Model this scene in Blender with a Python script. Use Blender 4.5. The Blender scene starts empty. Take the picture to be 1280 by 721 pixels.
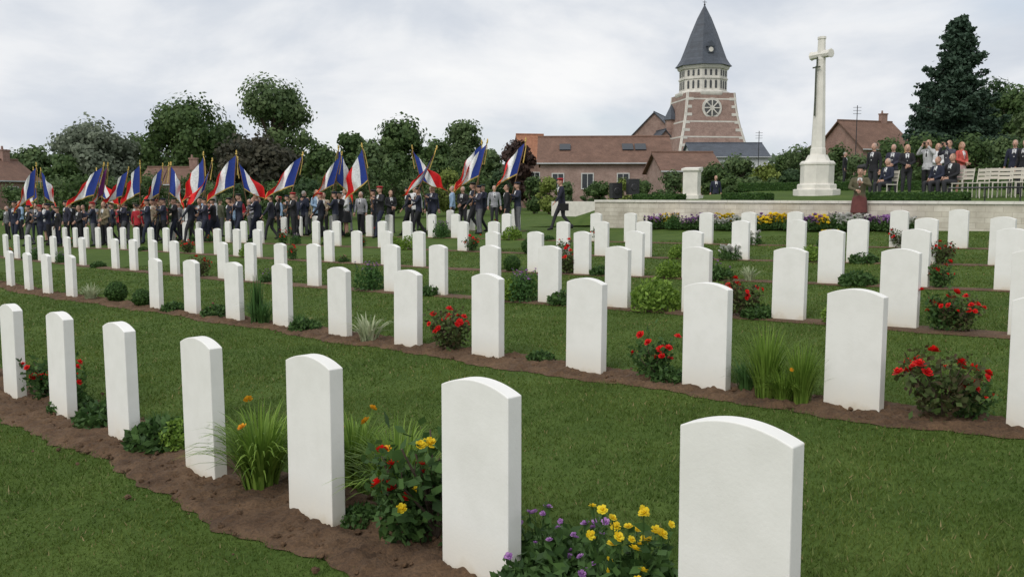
import bpy, math, random
import numpy as np
from mathutils import Vector, Matrix, kdtree, noise
rng=np.random.default_rng(11); R=random.Random(5)
C=bpy.context.scene.collection
F=1100.0
# ---------------------------------------------------------------- helpers
def link(o,parent=None):
    C.objects.link(o)
    if parent: o.parent=parent
    return o
def empty(name,loc=(0,0,0),rz=0):
    o=bpy.data.objects.new(name,None); o.location=loc; o.rotation_euler=(0,0,rz); return link(o)
def nodes(name):
    m=bpy.data.materials.new(name); m.use_nodes=True
    nt=m.node_tree; return m,nt,nt.nodes['Principled BSDF']
def ramp(nt,fac,stops):
    r=nt.nodes.new('ShaderNodeValToRGB'); e=r.color_ramp.elements
    while len(e)<len(stops): e.new(0.5)
    for i,(p,c) in enumerate(stops): e[i].position=p; e[i].color=(*c,1)
    nt.links.new(fac,r.inputs[0]); return r.outputs[0]
def ntex(nt,scale,detail=4,coord='Object',rough=.55,sc=(1,1,1)):
    tc=nt.nodes.new('ShaderNodeTexCoord'); mp=nt.nodes.new('ShaderNodeMapping'); mp.inputs['Scale'].default_value=sc
    n=nt.nodes.new('ShaderNodeTexNoise'); n.inputs['Scale'].default_value=scale; n.inputs['Detail'].default_value=detail
    n.inputs['Roughness'].default_value=rough
    nt.links.new(tc.outputs[coord],mp.inputs[0]); nt.links.new(mp.outputs[0],n.inputs[0]); return n.outputs[0]
def mixc(nt,fac,a,b,mode='MIX'):
    m=nt.nodes.new('ShaderNodeMix'); m.data_type='RGBA'; m.blend_type=mode
    for s,v in ((m.inputs[0],fac),(m.inputs[6],a),(m.inputs[7],b)):
        if isinstance(v,(int,float)): s.default_value=v
        elif isinstance(v,tuple): s.default_value=(*v,1)
        else: nt.links.new(v,s)
    return m.outputs[2]
def bump(nt,b,h,strength=.3,dist=.02):
    n=nt.nodes.new('ShaderNodeBump'); n.inputs['Strength'].default_value=strength; n.inputs['Distance'].default_value=dist
    nt.links.new(h,n.inputs['Height']); nt.links.new(n.outputs[0],b.inputs['Normal'])
def plain(name,c,rough=.7,var=.25,scale=8,bmp=0,metal=0):
    m,nt,b=nodes(name); n=ntex(nt,scale)
    lo=tuple(x*(1-var) for x in c); hi=tuple(min(1,x*(1+var)) for x in c)
    nt.links.new(ramp(nt,n,[(.3,lo),(.7,hi)]),b.inputs['Base Color']); b.inputs['Roughness'].default_value=rough
    b.inputs['Metallic'].default_value=metal
    if bmp: bump(nt,b,n,bmp)
    return m
_cl={}
def cloth(c):
    c=tuple(c)
    if c not in _cl: _cl[c]=plain('cloth_%d'%len(_cl),c,.85,.18,14,.15)
    return _cl[c]
def foliage(name,dark,light,trans=.3):
    m,nt,b=nodes(name); a=nt.nodes.new('ShaderNodeAttribute'); a.attribute_name='rnd'
    col=ramp(nt,a.outputs['Fac'],[(.0,dark),(1,light)])
    nt.links.new(col,b.inputs['Base Color']); b.inputs['Roughness'].default_value=.6
    b.inputs['Specular IOR Level'].default_value=.25
    t=nt.nodes.new('ShaderNodeBsdfTranslucent'); nt.links.new(col,t.inputs[0])
    mx=nt.nodes.new('ShaderNodeMixShader'); mx.inputs[0].default_value=trans
    nt.links.new(b.outputs[0],mx.inputs[1]); nt.links.new(t.outputs[0],mx.inputs[2])
    nt.links.new(mx.outputs[0],nt.nodes['Material Output'].inputs[0]); return m

class MB:
    def __init__(s): s.v=[];s.lp=[];s.st=[];s.m=[];s.a=[];s.sm=[];s.n=0;s.l=0
    def add(s,v,f,m=0,a=.5,smooth=False):
        v=np.asarray(v,float).reshape(-1,3)
        s.v.append(v); s.a.append(np.full(len(v),a) if np.isscalar(a) else np.asarray(a,float))
        if isinstance(f,np.ndarray):
            k=f.shape[1]; s.lp.append((f+s.n).ravel()); s.st.append(np.arange(len(f))*k+s.l); s.l+=f.size; nf=len(f)
        else:
            nf=len(f)
            st=[]
            fl=[]
            for q in f: st.append(s.l); s.l+=len(q); fl.extend([i+s.n for i in q])
            s.lp.append(np.array(fl,int)); s.st.append(np.array(st,int))
        s.m.append(np.full(nf,m) if np.isscalar(m) else np.asarray(m)); s.sm.append(np.full(nf,smooth)); s.n+=len(v)
    def mesh(s,name,mats):
        me=bpy.data.meshes.new(name); v=np.concatenate(s.v); lp=np.concatenate(s.lp); st=np.concatenate(s.st)
        me.vertices.add(len(v)); me.vertices.foreach_set('co',v.ravel().astype(np.float32))
        me.loops.add(len(lp)); me.loops.foreach_set('vertex_index',lp.astype(np.int32))
        me.polygons.add(len(st)); me.polygons.foreach_set('loop_start',st.astype(np.int32))
        for m in mats: me.materials.append(m)
        me.polygons.foreach_set('material_index',np.concatenate(s.m).astype(np.int32))
        me.polygons.foreach_set('use_smooth',np.concatenate(s.sm).astype(bool))
        at=me.attributes.new('rnd','FLOAT','POINT'); at.data.foreach_set('value',np.concatenate(s.a).astype(np.float32))
        me.update(calc_edges=True); me.validate(); return me
    def obj(s,name,mats,parent=None,loc=(0,0,0),rz=0):
        o=bpy.data.objects.new(name,s.mesh(name,mats)); o.location=loc; o.rotation_euler=(0,0,rz); return link(o,parent)
def inst(name,me,loc,rz=0,sc=1,parent=None):
    o=bpy.data.objects.new(name,me); o.location=loc; o.rotation_euler=(0,0,rz)
    o.scale=(sc,sc,sc) if np.isscalar(sc) else sc
    return link(o,parent)
def box(c,s,rz=0):
    x,y,z=[q/2 for q in s]; v=np.array([[a*x,b*y,d*z] for d in(-1,1) for a,b in((-1,-1),(1,-1),(1,1),(-1,1))])
    if rz:
        co,si=math.cos(rz),math.sin(rz); v=np.c_[v[:,0]*co-v[:,1]*si,v[:,0]*si+v[:,1]*co,v[:,2]]
    return v+np.array(c),[(0,3,2,1),(4,5,6,7),(0,1,5,4),(1,2,6,5),(2,3,7,6),(3,0,4,7)]
def tube(pts,rad,n=8,step=None,caps=True,up=(0,1,0)):
    pts=[np.array(p,float) for p in pts]; rad=[(r,r) if np.isscalar(r) else r for r in rad]
    if step:
        P=[];Q=[]
        for i in range(len(pts)-1):
            k=max(1,int(np.linalg.norm(pts[i+1]-pts[i])/step))
            for j in range(k):
                t=j/k; P.append(pts[i]*(1-t)+pts[i+1]*t); Q.append(tuple(rad[i][q]*(1-t)+rad[i+1][q]*t for q in(0,1)))
        P.append(pts[-1]);Q.append(rad[-1]); pts,rad=P,Q
    V=[];m=len(pts); th=np.linspace(0,2*np.pi,n,endpoint=False)
    for i in range(m):
        d=pts[min(i+1,m-1)]-pts[max(i-1,0)]; d/=np.linalg.norm(d)+1e-9
        u=np.array(up,float)
        if abs(d@u)>.95: u=np.array((1,0,0.)) if abs(d[0])<.9 else np.array((0,0,1.))
        a=np.cross(u,d); a/=np.linalg.norm(a); b=np.cross(d,a)
        V.append(pts[i]+np.outer(np.cos(th)*rad[i][0],a)+np.outer(np.sin(th)*rad[i][1],b))
    f=[]
    for i in range(m-1):
        for j in range(n):
            k=(j+1)%n; f.append((i*n+j,i*n+k,(i+1)*n+k,(i+1)*n+j))
    if caps: f.append(tuple(range(n))[::-1]); f.append(tuple(range((m-1)*n,m*n)))
    return np.concatenate(V),f
def loft(prof,n=8,rot=0,c=(0,0),sq=None):
    th=np.linspace(0,2*np.pi,n,endpoint=False)+rot; V=[]
    sx,sy=sq or (1,1)
    for r,z in prof: V.append(np.c_[c[0]+np.cos(th)*r*sx,c[1]+np.sin(th)*r*sy,np.full(n,z)])
    f=[]; m=len(prof)
    for i in range(m-1):
        for j in range(n):
            k=(j+1)%n; f.append((i*n+j,i*n+k,(i+1)*n+k,(i+1)*n+j))
    f.append(tuple(range(n))[::-1]); f.append(tuple(range((m-1)*n,m*n)))
    return np.concatenate(V),f
def ell(c,r,n=12,m=8):
    pr=[(max(1e-3,math.sin(math.pi*i/m)),-math.cos(math.pi*i/m)) for i in range(m+1)]
    v,f=loft(pr,n); return v*np.array(r)+np.array(c),f
def quads(cen,size,flat=0.0,asp=1.6,nrm=None):
    N=len(cen); a=rng.normal(size=(N,3)); 
    if nrm is not None: 
        nn=nrm+rng.normal(size=(N,3))*.45; a=np.cross(nn,a)
    else: a[:,2]*=(1-flat)
    a/=np.linalg.norm(a,axis=1)[:,None]+1e-9
    b=np.cross(a,rng.normal(size=(N,3)) if nrm is None else nn); b/=np.linalg.norm(b,axis=1)[:,None]+1e-9
    s=(np.asarray(size)*rng.uniform(.6,1.3,N))[:,None]
    v=np.stack([cen-a*s*asp/2,cen+b*s/2,cen+a*s*asp/2,cen-b*s/2],1).reshape(-1,3)
    return v,np.arange(4*N).reshape(N,4)
def ss(a,b,t): t=np.clip((t-a)/(b-a),0,1); return t*t*(3-2*t)
def g(x,y):
    x=np.asarray(x,float);y=np.asarray(y,float)
    z=.047*np.clip(x,-18,20)+.3*ss(16,36,y)
    w=ss(46,85,y); return z*(1-w)+.25*w
# ---------------------------------------------------------------- materials
m,nt,b=nodes('lawn'); lawn=m
n1=ntex(nt,.35,5); n2=ntex(nt,30,6,rough=.8); n3=ntex(nt,2.2,5)
c1=ramp(nt,n1,[(.3,(.068,.115,.024)),(.6,(.085,.137,.032)),(.8,(.12,.155,.047))])
c2=ramp(nt,n2,[(.3,(.6,.62,.5)),(.65,(1.12,1.1,1.1))]); c3=ramp(nt,n3,[(.3,(.76,.8,.74)),(.7,(1.2,1.12,1.1))])
nt.links.new(mixc(nt,1.0,mixc(nt,1.0,c1,c2,'MULTIPLY'),c3,'MULTIPLY'),b.inputs['Base Color']); b.inputs['Roughness'].default_value=.9
b.inputs['Specular IOR Level'].default_value=.1; bump(nt,b,n2,.5,.02)
m,nt,b=nodes('grass_blade'); blade_m=m
a=nt.nodes.new('ShaderNodeAttribute'); a.attribute_name='rnd'
ca=ramp(nt,a.outputs['Fac'],[(0,(.068,.118,.02)),(.6,(.112,.178,.038)),(.88,(.165,.225,.065)),(1,(.32,.28,.14))])
c3=ramp(nt,ntex(nt,.9,5),[(.3,(.7,.78,.72)),(.7,(1.3,1.13,1.1))])
cc=mixc(nt,1.0,ca,c3,'MULTIPLY'); nt.links.new(cc,b.inputs['Base Color']); b.inputs['Roughness'].default_value=.55; b.inputs['Specular IOR Level'].default_value=.2
t=nt.nodes.new('ShaderNodeBsdfTranslucent'); nt.links.new(cc,t.inputs[0]); mx=nt.nodes.new('ShaderNodeMixShader'); mx.inputs[0].default_value=.35
nt.links.new(b.outputs[0],mx.inputs[1]); nt.links.new(t.outputs[0],mx.inputs[2]); nt.links.new(mx.outputs[0],nt.nodes['Material Output'].inputs[0])
m,nt,b=nodes('soil'); soil=m
n1=ntex(nt,4,6,rough=.7); n2=ntex(nt,60,5,rough=.7)
nt.links.new(mixc(nt,1.0,ramp(nt,n1,[(.3,(.085,.046,.023)),(.7,(.195,.115,.06))]),ramp(nt,n2,[(.3,(.5,.5,.5)),(.7,(1.25,1.25,1.25))]),'MULTIPLY'),b.inputs['Base Color'])
b.inputs['Roughness'].default_value=.95; bump(nt,b,n2,.9,.02)
m,nt,b=nodes('white_portland_stone'); stone=m
tc=nt.nodes.new('ShaderNodeTexCoord'); sp=nt.nodes.new('ShaderNodeSeparateXYZ'); nt.links.new(tc.outputs['Object'],sp.inputs[0])
oi=nt.nodes.new('ShaderNodeObjectInfo')
mp=nt.nodes.new('ShaderNodeVectorMath'); nt.links.new(tc.outputs['Object'],mp.inputs[0]); 
cmb=nt.nodes.new('ShaderNodeCombineXYZ'); mu=nt.nodes.new('ShaderNodeMath'); mu.operation='MULTIPLY'; mu.inputs[1].default_value=37
nt.links.new(oi.outputs['Random'],mu.inputs[0]); nt.links.new(mu.outputs[0],cmb.inputs[0]); nt.links.new(cmb.outputs[0],mp.inputs[1])
nn=nt.nodes.new('ShaderNodeTexNoise'); nn.inputs['Scale'].default_value=5; nn.inputs['Detail'].default_value=8; nn.inputs['Roughness'].default_value=.65; nt.links.new(mp.outputs[0],nn.inputs[0])
n4=nt.nodes.new('ShaderNodeTexNoise'); n4.inputs['Scale'].default_value=90; n4.inputs['Detail'].default_value=3; nt.links.new(mp.outputs[0],n4.inputs[0])
ad=nt.nodes.new('ShaderNodeMath'); ad.operation='MULTIPLY_ADD'; ad.inputs[1].default_value=-.25; nt.links.new(nn.outputs[0],ad.inputs[0])
ad2=nt.nodes.new('ShaderNodeMath'); ad2.operation='ADD'; ad2.inputs[1].default_value=.12; nt.links.new(ad.outputs[0],ad2.inputs[0]); nt.links.new(sp.outputs[2],ad.inputs[2])
dirt=ramp(nt,ad2.outputs[0],[(.0,(.68,.62,.51)),(.05,(.80,.765,.69)),(.22,(.88,.865,.83))])
tone=ramp(nt,oi.outputs['Random'],[(0,(.95,.95,.94)),(1,(1,1,1))])
nt.links.new(mixc(nt,1.0,mixc(nt,1.0,dirt,tone,'MULTIPLY'),ramp(nt,nn.outputs[0],[(.3,(.92,.92,.91)),(.6,(1,1,1))]),'MULTIPLY'),b.inputs['Base Color'])
b.inputs['Roughness'].default_value=.75; b.inputs['Specular IOR Level'].default_value=.3; bump(nt,b,n4.outputs[0],.15,.004)
def brick(name,c1,c2,mortar,scale,bw=.5,rh=.25,ms=.02,rough=.85,coord='Object',rot=True):
    m,nt,b=nodes(name); tc=nt.nodes.new('ShaderNodeTexCoord'); s=nt.nodes.new('ShaderNodeSeparateXYZ'); nt.links.new(tc.outputs[coord],s.inputs[0])
    ad=nt.nodes.new('ShaderNodeMath'); nt.links.new(s.outputs[0],ad.inputs[0]); nt.links.new(s.outputs[1],ad.inputs[1])
    cm=nt.nodes.new('ShaderNodeCombineXYZ'); nt.links.new(ad.outputs[0],cm.inputs[0]); nt.links.new(s.outputs[2],cm.inputs[1])
    br=nt.nodes.new('ShaderNodeTexBrick'); nt.links.new(cm.outputs[0],br.inputs[0])
    br.inputs['Color1'].default_value=(*c1,1);br.inputs['Color2'].default_value=(*c2,1);br.inputs['Mortar'].default_value=(*mortar,1)
    br.inputs['Scale'].default_value=scale; br.inputs['Mortar Size'].default_value=ms; br.inputs['Brick Width'].default_value=bw; br.inputs['Row Height'].default_value=rh
    n=ntex(nt,1.2,6,rough=.7); nt.links.new(mixc(nt,1.0,br.outputs[0],ramp(nt,n,[(.3,(.68,.66,.64)),(.7,(1.15,1.15,1.15))]),'MULTIPLY'),b.inputs['Base Color'])
    b.inputs['Roughness'].default_value=rough; bump(nt,b,br.outputs['Fac'],-.3,.01); return m
redbrick=brick('red_brick',(.25,.13,.10),(.33,.19,.15),(.36,.31,.27),4)
churchbrick=brick('church_brick',(.25,.145,.115),(.33,.21,.17),(.38,.34,.30),2.5)
pinkbrick=brick('weathered_brick',(.29,.18,.15),(.38,.25,.21),(.42,.37,.33),4)
slate=brick('slate',(.06,.075,.095),(.09,.105,.13),(.045,.05,.065),3,.4,.3,.03,.55)
tile=brick('clay_tile',(.19,.105,.07),(.26,.145,.10),(.10,.06,.045),3,.3,.3,.04)
orangetile=brick('orange_tile',(.42,.17,.09),(.5,.23,.13),(.2,.1,.06),3,.3,.3,.04)
ashlar=brick('pale_wall_stone',(.58,.54,.45),(.68,.64,.55),(.46,.41,.34),1,.42,.14,.006)
coping=plain('coping_stone',(.70,.67,.60),.8,.1,5,.1)
crossstone=plain('cross_stone',(.73,.70,.63),.8,.1,3,.15)
whitestone=plain('church_white_stone',(.63,.60,.54),.85,.14,1.5,.2)
greywall=plain('grey_render',(.50,.51,.52),.9,.1,.8)
glass=plain('dark_window',(.03,.035,.04),.15,.2); louvre=plain('dark_louvre',(.09,.09,.09),.7,.3)
frame=plain('white_frame',(.6,.6,.58),.5,.05)
bark=plain('bark',(.09,.065,.045),.95,.35,6,.5)
dark=plain('black_metal',(.02,.02,.022),.4,.2); gold=plain('brass',(.6,.42,.12),.35,.1,5,0,.8)
wood=plain('pole_wood',(.16,.08,.035),.5,.2); bronze=plain('bronze',(.09,.10,.07),.5,.3,8,0,.3)
# ---------------------------------------------------------------- terrain
xs=np.unique(np.concatenate([np.linspace(-40,40,110),np.sinh(np.linspace(-5,5,60))*25]))
ys=np.unique(np.concatenate([np.linspace(-4,90,130),np.linspace(-60,-4,8),90+np.expm1(np.linspace(0,5.2,26))*9]))
X,Y=np.meshgrid(xs,ys); Z=g(X,Y); nx=len(xs); ny=len(ys)
idx=np.arange(nx*ny).reshape(ny,nx); f=np.stack([idx[:-1,:-1],idx[:-1,1:],idx[1:,1:],idx[1:,:-1]],-1).reshape(-1,4)
mb=MB(); mb.add(np.stack([X,Y,Z],-1).reshape(-1,3),f,smooth=True); mb.obj('ground',[lawn])
# ---------------------------------------------------------------- rows of headstones
def fix(p): return np.array([p[0],(p[1]-.159)/.9945])
row1=[(-4.27,7.55),(-3.44,6.74),(-2.62,5.94),(-1.76,5.06),(-.95,4.28),(-.126,3.55),(.70,2.77)]
row2=[(-11.3,19.8),(-10.2,18.55),(-9.3,17.6),(-8.35,16.66),(-5.66,14.0),(-4.76,13.1),(-3.79,12.04),(-2.91,11.18),(-1.98,10.14),(-1.09,9.24),(-.23,8.35),(.625,7.47),(1.467,6.67),(2.265,5.86),(3.1,5.15)]
row1=[fix(p) for p in row1]; row2=[fix(p) for p in row2]
st=np.array([.845,-.845])
row1=[row1[0]-st*k for k in (4,3,2,1)]+row1+[row1[-1]+st]
row2=[row2[0]-st*k for k in (6,5,4,3,2,1)]+row2+[row2[-1]+st*k for k in (1,2)]
def mk(anchor,lo,hi,skip=()):
    a=fix(anchor); o=[]
    for k in range(lo,hi):
        if k in skip: continue
        p=a+st*k*1.01
        if p[1]>37.2-max(0,p[0]+6)*.35: continue
        o.append(p)
    return o
row3=mk((.53,12.4),-27,8,(-4,-9,-14)); row4=mk((1.32,16.5),-24,9,(-3,-8,-9,-14,3)); row5=mk((2.09,20.5),-20,10,(-5,2,-2,-8,-11,-12,-16))
row6=mk((6.66,20.8),-22,6,(-3,-6,-7,-9,-12,-15,1,4)); row7=mk((1.0,31.0),-7,1,(-2,))
row7=[p for p in row7 if p[0]<.8]
rows=[row1,row2,row3,row4,row5,row6,row7]
def headstone_mesh():
    import bmesh
    w,h,t=.38,.813,.076; bm=bmesh.new(); pts=[(-w/2,-.12),(w/2,-.12)]
    for i in range(17):
        a=1-2*i/16; pts.append((a*w/2,h-.042*a*a))
    vs=[bm.verts.new((x,-t/2,z)) for x,z in pts]; fc=bm.faces.new(vs)
    r=bmesh.ops.extrude_face_region(bm,geom=[fc]); bmesh.ops.translate(bm,vec=(0,t,0),verts=[e for e in r['geom'] if isinstance(e,bmesh.types.BMVert)])
    bmesh.ops.recalc_face_normals(bm,faces=bm.faces)
    eds=[e for e in bm.edges if e.calc_face_angle(0)>.6]
    bmesh.ops.bevel(bm,geom=eds,offset=.004,segments=2,affect='EDGES',profile=.5)
    me=bpy.data.meshes.new('headstone'); bm.to_mesh(me); bm.free(); me.materials.append(stone); return me
hs=headstone_mesh(); rowang=math.atan2(-.845,.845)
for r in rows:
    for p in r:
        o=inst('headstone',hs,(p[0],p[1],float(g(*p))),rowang+R.uniform(-.025,.025)); o.rotation_euler[0]=R.uniform(-.008,.008); o.rotation_euler[1]=R.uniform(-.006,.006)
lines=[]
for i,r in enumerate(rows):
    a,bq=np.array(r[0]),np.array(r[-1]); u=(bq-a)/np.linalg.norm(bq-a); n=np.array([-u[1],u[0]]); 
    lines.append((a-u*.6,bq+u*.6,u,n,[np.array(q) for q in r]))
def bed_off(x,y,i):
    a,bq,u,n,pts=lines[i]; s=(x-a[0])*u[0]+(y-a[1])*u[1]; d=(x-a[0])*n[0]+(y-a[1])*n[1]
    ps=np.array([(q-a)@u for q in pts]); pd=np.array([(q-a)@n for q in pts]); return s,d-np.interp(s,ps,pd)
HWB=(.30,.23,.17,.14,.12,.1,.1)
def hw(s,i): return HWB[i]+(.035*np.sin(s*2.1+i)+.024*np.sin(s*5.3)+.014*np.sin(s*13)+.012*np.sin(s*31))*(1 if i<2 else .8)
mb=MB()
for i,(a,bq,u,n,pts) in enumerate(lines):
    L=np.linalg.norm(bq-a); near=i<2; ds=.025 if near else .1; nw=25 if near else 7
    s=np.arange(0,L,ds); ps=np.array([(q-a)@u for q in pts]); pd=np.array([(q-a)@n for q in pts]); off=np.interp(s,ps,pd)
    t=np.linspace(-1,1,nw); S,T=np.meshgrid(s,t,indexing='ij'); D=off[:,None]+T*(hw(S,i)+.02)
    Xb=a[0]+u[0]*S+n[0]*D; Yb=a[1]+u[1]*S+n[1]*D; Zb=g(Xb,Yb)+.006
    e=np.clip((1-np.abs(T))*5,0,1)
    if near:
        hh=np.array([noise.noise((x*7,y*7,0))*.6+noise.noise((x*22,y*22,3))*.5+noise.noise((x*55,y*55,5))*.4 for x,y in zip(Xb.ravel(),Yb.ravel())]).reshape(Xb.shape)
        Zb=Zb+e*(.02+hh*.045)
    else: Zb=Zb+e*.012
    k=len(s); idx=np.arange(k*nw).reshape(k,nw); f=np.stack([idx[:-1,:-1],idx[1:,:-1],idx[1:,1:],idx[:-1,1:]],-1).reshape(-1,4)
    mb.add(np.stack([Xb,Yb,Zb],-1).reshape(-1,3),f,smooth=True)
    if near:
        for _ in range(1700 if i==0 else 900):
            sx=R.uniform(0,L); dd=np.interp(sx,ps,pd)+R.gauss(0,.16 if i==0 else .12); x,y=a+u*sx+n*dd; rr=R.uniform(.005,.02)*(1.3 if R.random()<.1 else 1)
            v,f=ell((0,0,0),(rr,rr*R.uniform(.7,1.1),rr*.7),6,4); v=v*rng.uniform(.72,1.25,(len(v),1)); mb.add(v+np.array([x,y,float(g(x,y))+.022]),f)
mb.obj('flower_bed_soil',[soil])
def blades():
    out=[]
    for (y0,y1,den,w,h) in ((1.9,4,6500,.0034,.030),(4,7,3900,.0045,.030),(7,11,1900,.0065,.031),(11,17,800,.010,.033),(17,24,330,.016,.035)):
        hwid=.60*y1+.8; N=int(den*(y1-y0)*2*hwid); x=rng.uniform(-hwid,hwid,N); y=rng.uniform(y0,y1,N)
        k=np.abs(x)<.6*y+.7; x,y=x[k],y[k]
        keep=(x+y<34)
        for i in range(len(lines)):
            s,d=bed_off(x,y,i); L=np.linalg.norm(lines[i][1]-lines[i][0])
            keep&=~((np.abs(d)<hw(s,i)+rng.normal(0,.018,len(x)))&(s>0)&(s<L))
        x,y=x[keep],y[keep]; N=len(x); z=g(x,y)
        tuf=.75+.5*np.clip(np.sin(x*3.1+np.sin(y*2.3)*2)*np.sin(y*2.7+np.sin(x*1.9)*2),-1,1)*.5+.12*np.sin(x*17+y*5)*np.sin(y*15)
        an=rng.uniform(0,2*np.pi,N); ww=w*rng.uniform(.6,1.2,N); hh=h*rng.uniform(.5,1.2,N)*tuf
        tx=rng.normal(0,.6,N)*hh; ty=rng.normal(0,.6,N)*hh
        A=np.stack([x-np.cos(an)*ww,y-np.sin(an)*ww,z-.002],-1); B=np.stack([x+np.cos(an)*ww,y+np.sin(an)*ww,z-.002],-1); Cc=np.stack([x+tx,y+ty,z+hh],-1)
        v=np.stack([A,B,Cc],1).reshape(-1,3); a=np.repeat(np.clip(rng.normal(.45,.25,N),0,1),3); out.append((v,np.arange(3*N).reshape(N,3),a))
    return out
mb=MB()
for v,f,a in blades(): mb.add(v,f,0,a)
mb.obj('lawn_grass',[blade_m])
# ---------------------------------------------------------------- plants
leafm=foliage('rose_leaf',(.03,.07,.018),(.09,.17,.045)); reddishleaf=foliage('rose_leaf_red',(.07,.045,.025),(.09,.15,.04))
lilyleaf=foliage('lily_leaf',(.09,.17,.02),(.24,.36,.06)); varleaf=foliage('variegated_leaf',(.25,.32,.16),(.6,.62,.42)); darkleaf=foliage('iris_leaf',(.04,.10,.025),(.09,.19,.05))
boxleaf=foliage('box_leaf',(.03,.075,.015),(.075,.15,.03))
redp=foliage('red_petal',(.5,.004,.006),(.8,.02,.015),.15); yelp=foliage('yellow_petal',(.75,.50,.01),(.9,.75,.05)); orap=foliage('orange_petal',(.75,.28,.01),(.85,.45,.03)); purp=foliage('purple_petal',(.28,.12,.36),(.55,.3,.6)); whip=foliage('white_petal',(.6,.58,.55),(.85,.85,.8)); pinp=foliage('pink_petal',(.55,.08,.2),(.7,.2,.35))
def flower(mb,c,r,m,nrm=(0,0,1),layers=3,pet=6):
    nz=np.array(nrm,float); nz/=np.linalg.norm(nz); ax=np.cross(nz,(.3,1,.2)); ax/=np.linalg.norm(ax); ay=np.cross(nz,ax)
    V=[];Fa=[];A=[]
    for l in range(layers):
        rr=r*(1-.27*l); hz=r*(.12+.3*l)
        for k in range(pet-l):
            th=2*np.pi*(k/(pet-l))+l*.5+R.uniform(-.15,.15); w=1.1*np.pi/(pet-l)
            P=lambda t,q,h: np.array(c)+q*(np.cos(t)*ax+np.sin(t)*ay)+nz*h
            n0=len(V); V+= [P(th,0,0),P(th-w,rr*.75,hz*.8),P(th-w*.45,rr*1.05,hz+r*.12),P(th+w*.45,rr*1.05,hz+r*.12),P(th+w,rr*.75,hz*.8)]
            Fa.append((n0,n0+1,n0+2,n0+3,n0+4)); A+= [R.random()]*5
    mb.add(np.array(V),Fa,m,np.array(A)); v,f=ell(np.array(c)+nz*r*.4,(r*.33,)*3,7,5); mb.add(v,f,m,.15,True)
def rose(seed,h=.42,r=.2,nf=9,pm=redp,fr=.042,leaf=None,nl=520):
    R.seed(seed); mb=MB(); tips=[]
    for k in range(11):
        a=R.uniform(0,6.28); q=r*R.uniform(.2,1); p=np.array([math.cos(a)*q,math.sin(a)*q,h*R.uniform(.55,1)]); tips.append(p)
        v,f=tube([(0,0,0),p*np.array([.35,.35,.5]),p],[.006,.005,.003],5); mb.add(v,f,0)
    base=np.array(tips)[rng.integers(0,len(tips),nl)]; t=rng.uniform(.2,1.0,(nl,1)); c=base*np.concatenate([t**.8,t**.8,t],1)+rng.normal(0,.05,(nl,3)); c[:,2]=np.clip(c[:,2],.02,None)
    v,f=quads(c,.036,asp=1.5); mb.add(v,f,1,np.repeat(rng.random(nl),4))
    for k in range(nf):
        p=tips[k%len(tips)]+np.array([R.uniform(-.06,.06),R.uniform(-.06,.06),R.uniform(-.07,.05)]); flower(mb,p,fr*R.uniform(.6,1.1),2,(p[0]*2+R.uniform(-.3,.3),p[1]*2-.3,.5))
    return mb.mesh('rose_bush',[bark,leaf or leafm,pm])
def tuft(seed,n=140,h=.5,spr=.32,w=.011,lm=lilyleaf,fl=0,pm=orap,stiff=0):
    R.seed(seed); mb=MB()
    for k in range(n):
        a=R.uniform(0,6.28); b0=R.uniform(0,.09); H=h*R.uniform(.55,1); S=spr*R.uniform(.15,1)*(1-stiff*.7)
        pts=[]; side=np.array([-math.sin(a),math.cos(a),0]); d=np.array([math.cos(a),math.sin(a),0])
        for i in range(7):
            t=i/6; pts.append(d*(b0+S*t**1.5)+np.array([0,0,H*(t*1.25-(.55-.5*stiff)*t**2.6*(S/spr+.3))]))
        V=[]
        for i,p in enumerate(pts): ww=w*(1-(i/6)**2*.95)*.6; V+= [p-side*ww,p+side*ww]
        mb.add(np.array(V),[(2*i,2*i+1,2*i+3,2*i+2) for i in range(6)],0,R.random())
    for k in range(fl):
        a=R.uniform(0,6.28); q=R.uniform(.05,.2); p=np.array([math.cos(a)*q,math.sin(a)*q,h*R.uniform(.6,.9)]); v,f=tube([(0,0,0),p],[.003,.002],5); mb.add(v,f,0); flower(mb,p,.026,1,(p[0]*3,p[1]*3,.5),2,6)
    return mb.mesh('grass_tuft',[lm,pm])
def bedding(seed,h=.16,r=.2,nl=450,nf=12,pm=purp,fr=.02,fh=.28,leaf=None,ls=.035,tall=1):
    R.seed(seed); mb=MB(); a=rng.uniform(0,6.28,nl); q=r*np.sqrt(rng.random(nl)); c=np.c_[np.cos(a)*q,np.sin(a)*q,rng.uniform(.01,1,nl)*h*(1.1-(q/r)**2*.6)]
    v,f=quads(c,ls,asp=1.9); mb.add(v,f,0,np.repeat(rng.random(nl),4))
    for k in range(nf):
        a=R.uniform(0,6.28); q=r*R.uniform(.1,1); p=np.array([math.cos(a)*q,math.sin(a)*q,R.uniform(h*.8,fh)]); v,f=tube([p*np.array([.6,.6,0]),p],[.003,.002],5); mb.add(v,f,0); flower(mb,p,fr*R.uniform(.7,1.2),1,(R.uniform(-.5,.5),R.uniform(-1,.2),.8),2,5)
        if tall:
            nn=8; cc=p*np.c_[np.ones(nn),np.ones(nn),np.linspace(.3,.95,nn)]+rng.normal(0,.008,(nn,3)); v,f=quads(cc,.03,asp=2); mb.add(v,f,0,np.repeat(rng.random(nn),4))
    return mb.mesh('flowering_plant',[leaf or leafm,pm])
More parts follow.
